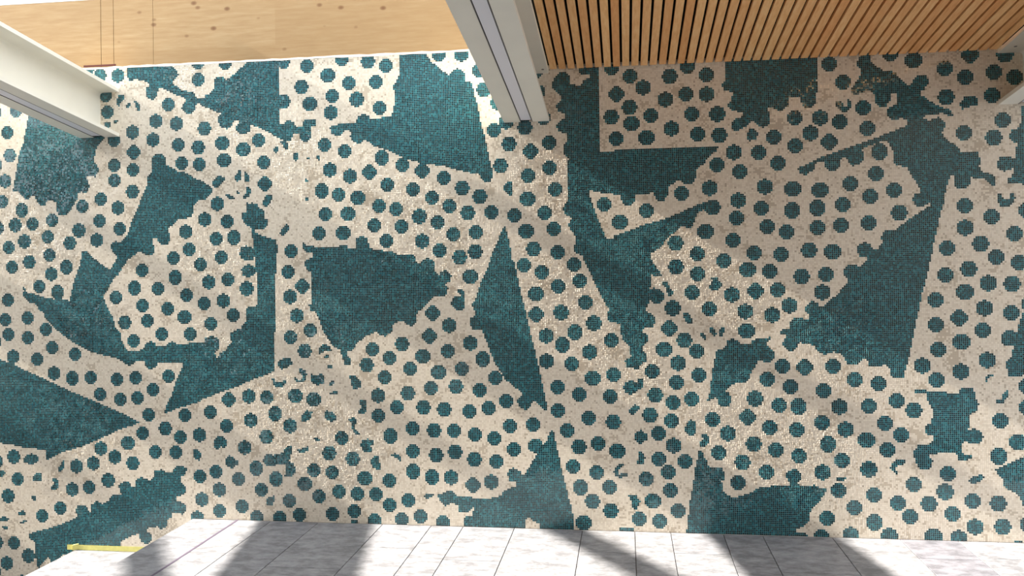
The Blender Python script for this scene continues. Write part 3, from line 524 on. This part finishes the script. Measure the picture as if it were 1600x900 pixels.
def tiles_mesh(name, mask, mat, parent, kind=None, centre=None):
    I = np.nonzero(mask & keep)
    n = len(I[0])
    if n == 0:
        return None
    X, Zc = cx[I], cz[I]
    tx, tz, h = tilt_x[I], tilt_z[I], proud[I]
    if centre is None:
        centre = (0.0, 0.0)
    hb, ht = (PITCH * 0.492, PITCH * 0.422) if mat is M_TEAL else (PITCH * 0.470, PITCH * 0.452)
    V = np.empty((n, 8, 3), np.float32)
    for k, (a, b) in enumerate(((-1, -1), (1, -1), (1, 1), (-1, 1))):
        V[:, k, 0] = X + a * hb - centre[0]; V[:, k, 1] = -0.5 * h; V[:, k, 2] = Zc + b * hb - centre[1]
        V[:, k + 4, 0] = X + a * ht - centre[0]
        V[:, k + 4, 1] = -(h + tx * a * ht + tz * b * ht)
        V[:, k + 4, 2] = Zc + b * ht - centre[1]
    F = np.array([(4, 5, 6, 7), (0, 1, 5, 4), (1, 2, 6, 5), (2, 3, 7, 6), (3, 0, 4, 7)], np.int32)
    F = (F[None] + 8 * np.arange(n, dtype=np.int32)[:, None, None]).reshape(-1)
    me = bpy.data.meshes.new(name)
    me.vertices.add(n * 8)
    me.vertices.foreach_set('co', V.reshape(-1))
    me.loops.add(n * 20)
    me.loops.foreach_set('vertex_index', F)
    me.polygons.add(n * 5)
    me.polygons.foreach_set('loop_start', np.arange(0, n * 20, 4, dtype=np.int32))
    me.update(calc_edges=True)
    me.shade_flat()
    me.materials.append(mat)
    if mat is M_TEAL:
        me.materials.append(M_TEAL_EDGE)
        me.polygons.foreach_set('material_index', np.tile(np.array([0, 1, 1, 1, 1], np.int32), n))
    o = bpy.data.objects.new(name, me)
    o.location = (centre[0], 0, centre[1])
    col.objects.link(o)
    o.parent = parent
    if kind:
        o['kind'] = kind
    return o

tiles_mesh('cream_tiles', owner == 0, M_CREAM, wall, 'stuff')
for k in shape_ids:
    I = np.nonzero((owner == k) & keep)
    if len(I[0]):
        tiles_mesh('teal_patch', owner == k, M_TEAL, wall, None, (cx[I].mean(), cz[I].mean()))
for k in frag_ids:
    I = np.nonzero((owner == k) & keep)
    if len(I[0]):
        tiles_mesh('teal_fragment', owner == k, M_TEAL, wall, None, (cx[I].mean(), cz[I].mean()))
# the nearest (largest showing) 300 dots are parts of their own, the rest one part
counts = np.bincount(owner[keep], minlength=next_id)
order = sorted(dot_ids, key=lambda d: (d[1] > 2.44 or d[1] < -4.47, -counts[d[0]] / ((d[1] - CAM.x) * math.sin(-YAW) + 5.336 * math.cos(YAW)) ** 2))
order = [d for d in order if counts[d[0]] > 0]
for k, x, z in order[:300]:
    tiles_mesh('mosaic_dot', owner == k, M_TEAL, wall, None, (x, z))
rest = np.isin(owner, [d[0] for d in order[300:]])
tiles_mesh('mosaic_dot_cluster', rest, M_TEAL, wall, 'stuff')

# ------------------------------------------------------------------ timber wall above the mosaic, left of the middle beam
clt = mesh_obj('wall_upper', boxv(-6.4, -0.40, 0.02, 0.25, 3.077, 3.56), BOXF, M_BLACK, None, 'structure')
tag(clt, 'pale spruce timber panels above the mosaic on the left', 'wall')
for x0, x1 in ((-6.4, -3.5615), (-3.5575, -3.4675), (-3.4640, -3.1755), (-3.1730, -0.40)):
    m = MB()
    m.box(x0, x1, -0.0010, 0.02, 3.093, 3.56)
    m.build('timber_panel', M_CLT, clt)
MB().box(-3.69, -3.452, -0.004, 0.0, 3.099, 3.111).build('packer', M_PACK, clt)['label'] = 'thin dark red packer strip'
# sealant bead, slightly wavy
m = MB()
xs = np.arange(-6.4, -0.42, 0.06); r2 = np.random.default_rng(5)
zt = 3.094 + r2.uniform(-0.003, 0.004, len(xs)); zb = 3.080 + r2.uniform(-0.003, 0.003, len(xs)); yy = -0.0024 + r2.uniform(-.001, .001, len(xs))
k0 = 0
for i, x in enumerate(xs):
    m.v += [(x, 0.0, zb[i]), (x, yy[i], zb[i] + .002), (x, yy[i], zt[i]), (x, 0.0, zt[i])]
    if i:
        a, b = 4 * (i - 1), 4 * i
        for q in range(3):
            m.f.append((a + q, b + q, b + q + 1, a + q + 1))
m.build('sealant_bead', M_SEAL, clt)
tr = MB().box(-6.4, -0.40, -0.0010, 0.25, 3.562, 3.66).build('trim_1', M_WHITE, None, 'structure')
tag(tr, 'white painted trim along the top of the timber panels', 'trim')

# ------------------------------------------------------------------ floor: stone tiles up to the wall, steps down on the left
floor = mesh_obj('floor', boxv(X_LAND + 0.004, 9.26, -9.0, -0.003, -0.30, -0.006), BOXF, M_JOINT, None, 'structure')
tag(floor, 'pale limestone tiled landing floor in front of the mosaic wall', 'floor')
joints_px = [300, 372, 424, 498, 598, 674, 724, 804, 910, 992, 1048, 1130, 1191, 1300, 1406, 1497, 1559]
jx = []
for u in joints_px:
    # where the joint meets the wall foot
    w = 812.0
    for _ in range(6):
        x, z = wall_xz(u, w); w += z * 250
    jx.append(x)
jx[0] = X_LAND
wds = [0.44, 0.33, 0.22, 0.33]
while jx[-1] < 5.8:
    jx.append(jx[-1] + wds[len(jx) % 4])
r3 = np.random.default_rng(11)
fixed = {0: .52, 2: .30, 3: .83, 4: .45, 5: .90, 6: .62, 7: 0.95, 8: .41, 9: .78}
G = 0.0022
for i in range(len(jx) - 1):
    y = 0.004
    first = fixed.get(i, r3.uniform(.25, .9))
    while y < 2.1:
        y2 = first if y < 0.01 else y + r3.choice([0.6, 0.75, 0.9])
        mb = MB()
        mb.bevel_box(jx[i] + G, jx[i + 1] - G, -(y2 - G), -(y + G), -0.006, 0.0, 0.0008)
        mb.build('floor_tile', M_STONE_GREY if i == 14 else M_STONE, floor)
        y = y2
MB().box(X_LAND + 0.004, 9.26, -9.0, -(2.1 + .9), -0.006, -0.0004).build('far_paving', M_STONE, floor)
MB().box(jx[1] - 0.009, jx[1] + 0.006, -3.0, -0.004, -0.004, 0.0012).build('joint_strip', M_STRIP, floor)

stair = empty('staircase', (X_LAND - GOING, -1.5, -0.5))
tag(stair, 'broad pale stone steps going down to the left of the landing', 'staircase')
def put(o, root):
    o.parent = root
    o.matrix_parent_inverse = Matrix.Translation(root.location).inverted()
    return o
for k in (1, 2, 3):
    x1 = X_LAND - GOING * (k - 1); x0 = X_LAND - GOING * k
    put(MB().bevel_box(x0 - 0.012, x1, -4.0, -0.004, -STEP * k - 0.04, -STEP * k, 0.004).build('tread', M_STONE), stair)
    put(MB().box(x0, x0 + 0.03, -4.0, -0.004, -STEP * (k + 1), -STEP * k - 0.04).build('riser', M_STONE), stair)
put(MB().box(X_LAND, X_LAND + 0.004, -4.0, -0.004, -STEP, -0.001).build('riser', M_STONE), stair)

# tape on the mosaic just above the first tread
tape = empty('masking_tape', (-3.45, 0, -0.22))
tag(tape, 'yellow masking tape stuck along the mosaic above the sunlit step', 'tape')
m = MB()
pts = np.linspace(-3.86, X_LAND + .01, 26); r4 = np.random.default_rng(3)
for i, x in enumerate(pts):
    dz = r4.uniform(-.0012, .0012)
    m.v += [(x, -0.0030, -0.2385 + dz), (x, -0.0030, -0.204 + dz), (x, -0.0022, -0.204 + dz), (x, -0.0022, -0.2385 + dz)]
    if i:
        a, b = 4 * (i - 1), 4 * i
        m.f += [(a, b, b + 1, a + 1), (a + 1, b + 1, b + 2, a + 2), (a + 2, b + 2, b + 3, a + 3), (a + 3, b + 3, b, a)]
put(m.build('tape_strip', M_TAPE), tape)
m = MB(); m.v = [(-3.815, -.0032, -.243), (-3.775, -.0032, -.238), (-3.772, -.0032, -.194), (-3.815, -.0032, -.204), (-3.815, -.0120, -.240), (-3.775, -.0045, -.236), (-3.772, -.0045, -.196), (-3.815, -.0120, -.206)]
m.f = [tuple(q) for q in BOXF]
put(m.build('tape_fold', M_TAPE), tape)

# ------------------------------------------------------------------ steel roof beams
SLOPE = 0.131
Z_BOT, DEPTH, HALF = 2.611, 0.330, 0.1465
def beam(name, xc, label, length=7.5, holes=()):
    root = empty(name, (xc, -0.006, Z_BOT))
    tag(root, label, 'steel beam', 'roof beams')
    y0 = 0.0; y1 = -length
    tf, tw, r = 0.024, 0.008, 0.022
    zb, zt = Z_BOT, Z_BOT + DEPTH
    def part(nm, profs, mat, ya=y0, yb=y1):
        m = MB()
        for p in profs:
            m.prism(p, ya, yb, SLOPE)
        return put(m.build(nm, mat), root)
    R = lambda a, b, c, d: [(xc + a, c), (xc + b, c), (xc + b, d), (xc + a, d)]
    part('top_flange', [R(-HALF, HALF, zt - tf, zt)], M_STEEL)
    # web with rounded roots
    L = []
    def arc(cx_, cz_, a0, a1):
        return [(xc + cx_ + r * math.cos(math.radians(a0 + (a1 - a0) * i / 4)), cz_ + r * math.sin(math.radians(a0 + (a1 - a0) * i / 4))) for i in range(5)]
    web = arc(tw + r, zb + tf + r, 270, 180) + arc(tw + r, zt - tf - r, 180, 90) + arc(-tw - r, zt - tf - r, 90, 0) + arc(-tw - r, zb + tf + r, 0, -90)
    part('web', [web], M_STEEL)
    s = 0.040
    part('bottom_flange', [R(-HALF, -s, zb, zb + tf), R(s, HALF, zb, zb + tf), R(-s, s, zb + 0.014, zb + tf)], M_STEEL)
    ch = part('light_channel', [R(-s + .001, -s + .0035, zb - .001, zb + .013), R(s - .0035, s - .001, zb - .001, zb + .013)], M_ALU)
    d = part('diffuser', [R(-s + .0075, s - .0075, zb + 0.001, zb + 0.010)], M_DIFF, y0 - 0.035, y1)
    e = part('channel_end', [R(-s + .0036, s - .0036, zb + 0.010, zb + 0.0138)], M_BRONZE, y0, y0 - 0.034)
    for q in (d, e):
        q.parent = ch; q.matrix_parent_inverse = Matrix.Identity(4)
    for (dx, dy) in holes:
        m = MB()
        n = 12
        zc = zt - tf + SLOPE * dy
        for q in range(n):
            a = 2 * math.pi * q / n
            m.v += [(xc + dx + .009 * math.cos(a), -dy + .009 * math.sin(a), zc - 0.001 + SLOPE * -.009 * math.sin(a)), (xc + dx + .009 * math.cos(a), -dy + .009 * math.sin(a), zc + .004)]
        m.f = [(2 * q, 2 * ((q + 1) % n), 2 * ((q + 1) % n) + 1, 2 * q + 1) for q in range(n)] + [tuple(2 * q for q in reversed(range(n)))]
        put(m.build('bolt_hole', M_ALU), root)
    return root
beam('steel_beam', X_BEAM1, 'white steel beam at upper left, whose side web is in full view')
beam('steel_beam', X_BEAM2, 'white steel beam between the timber panels and the oak slat ceiling', holes=((0.115, 0.07),))
beam('steel_beam', X_BEAM3, 'white steel beam cut by the right edge of the picture', holes=((-0.09, 0.10),))
beam('steel_beam', X_BEAM0, 'white steel beam beyond the left edge, over the steps')
# diagonal braces above the beams; they stripe the sunlight on the floor
for k in (-1, 0, 1):
    x0 = -0.56 + 2.965 * k; z0 = 3.95
    xb = x0 - z0 / SUN_SLOPE
    m = MB()
    w, h, Lb = 0.05, 0.065, 5.0
    for y in (-0.05, -Lb):
        for a, b in ((-w, -h), (w, -h), (w, h), (-w, h)):
            m.v.append((xb - 0.25 * y + a, y, z0 - 0.28 * y + b))
    m.f = [(3, 2, 1, 0), (4, 5, 6, 7), (0, 1, 5, 4), (1, 2, 6, 5), (2, 3, 7, 6), (3, 0, 4, 7)]
    o = m.build('roof_brace', M_STEEL)
    tag(o, ['leftmost steel roof brace above the beams, out of view over the steps', 'middle steel roof brace above the beams, out of view at left', 'rightmost steel roof brace, just above the top edge over the timber panels'][k + 1], 'brace', 'roof braces')

# ------------------------------------------------------------------ oak slat ceiling on the right
S_SL = 0.142
x0, x1 = X_BEAM2 + HALF + 0.003, X_BEAM3 - HALF - 0.003
ceil = MB().prism([(x0 - .1, Z_CEIL + 0.030), (x1 + .1, Z_CEIL + 0.030), (x1 + .1, Z_CEIL + 0.06), (x0 - .1, Z_CEIL + 0.06)], 0.0, -9.0, S_SL).build('ceiling', M_BLACK, None, 'structure')
tag(ceil, 'ceiling of narrow oak slats with dark gaps on the right', 'ceiling')
NS = 47
pt = (x1 - x0) / NS
r5 = np.random.default_rng(21)
for i in range(NS):
    a = x0 + i * pt + 0.0075; b = a + pt - 0.0145
    y0 = -0.006 - r5.uniform(0, 0.006)
    m = MB().prism([(a, Z_CEIL), (b, Z_CEIL), (b, Z_CEIL + 0.022), (a, Z_CEIL + 0.022)], y0, -9.0, S_SL)
    m.build('slat', M_SLAT, ceil)
# the same ceiling goes on right of the last beam
c2 = MB().prism([(X_BEAM3 + HALF + .003, Z_CEIL), (X_BEAM3 + 0.9, Z_CEIL), (X_BEAM3 + 0.9, Z_CEIL + 0.06), (X_BEAM3 + HALF + .003, Z_CEIL + 0.06)], 0.0, -9.0, S_SL).build('ceiling_beyond', M_SLAT, None, 'structure')
tag(c2, 'oak ceiling beyond the right-hand beam, out of view', 'ceiling')

# ------------------------------------------------------------------ the rest of the hall, behind and beside the camera
wf = MB().box(-9.75, 14.0, -9.25, -9.0, -1.4, 5.2).build('wall_front', M_CLAY, None, 'structure')
tag(wf, 'warm rendered wall of the hall behind the camera', 'wall')
wl = MB().box(-9.75, -9.5, -9.0, 0.0, -1.4, 3.1).build('wall_left', M_PLASTER, None, 'structure')
tag(wl, 'plain plaster wall of the hall far to the left, below the skylight', 'wall')
lf = MB().box(-9.5, X_LAND - 3 * GOING, -9.0, 0.0, -1.1, -4 * STEP).build('floor_lower', M_STONE, None, 'structure')
tag(lf, 'lower floor at the foot of the steps, out of view on the left', 'floor')

# the roof over the hall leaves only a strip of skylight open along the mosaic wall
rf = MB().prism([(-9.5, 3.50), (X_BEAM2 + HALF, 3.50), (X_BEAM2 + HALF, 3.62), (-9.5, 3.62)], -1.75, -9.0, SLOPE).build('ceiling_hall', M_WHITE, None, 'structure')
tag(rf, 'white ceiling of the hall behind the strip skylight, out of view', 'ceiling')
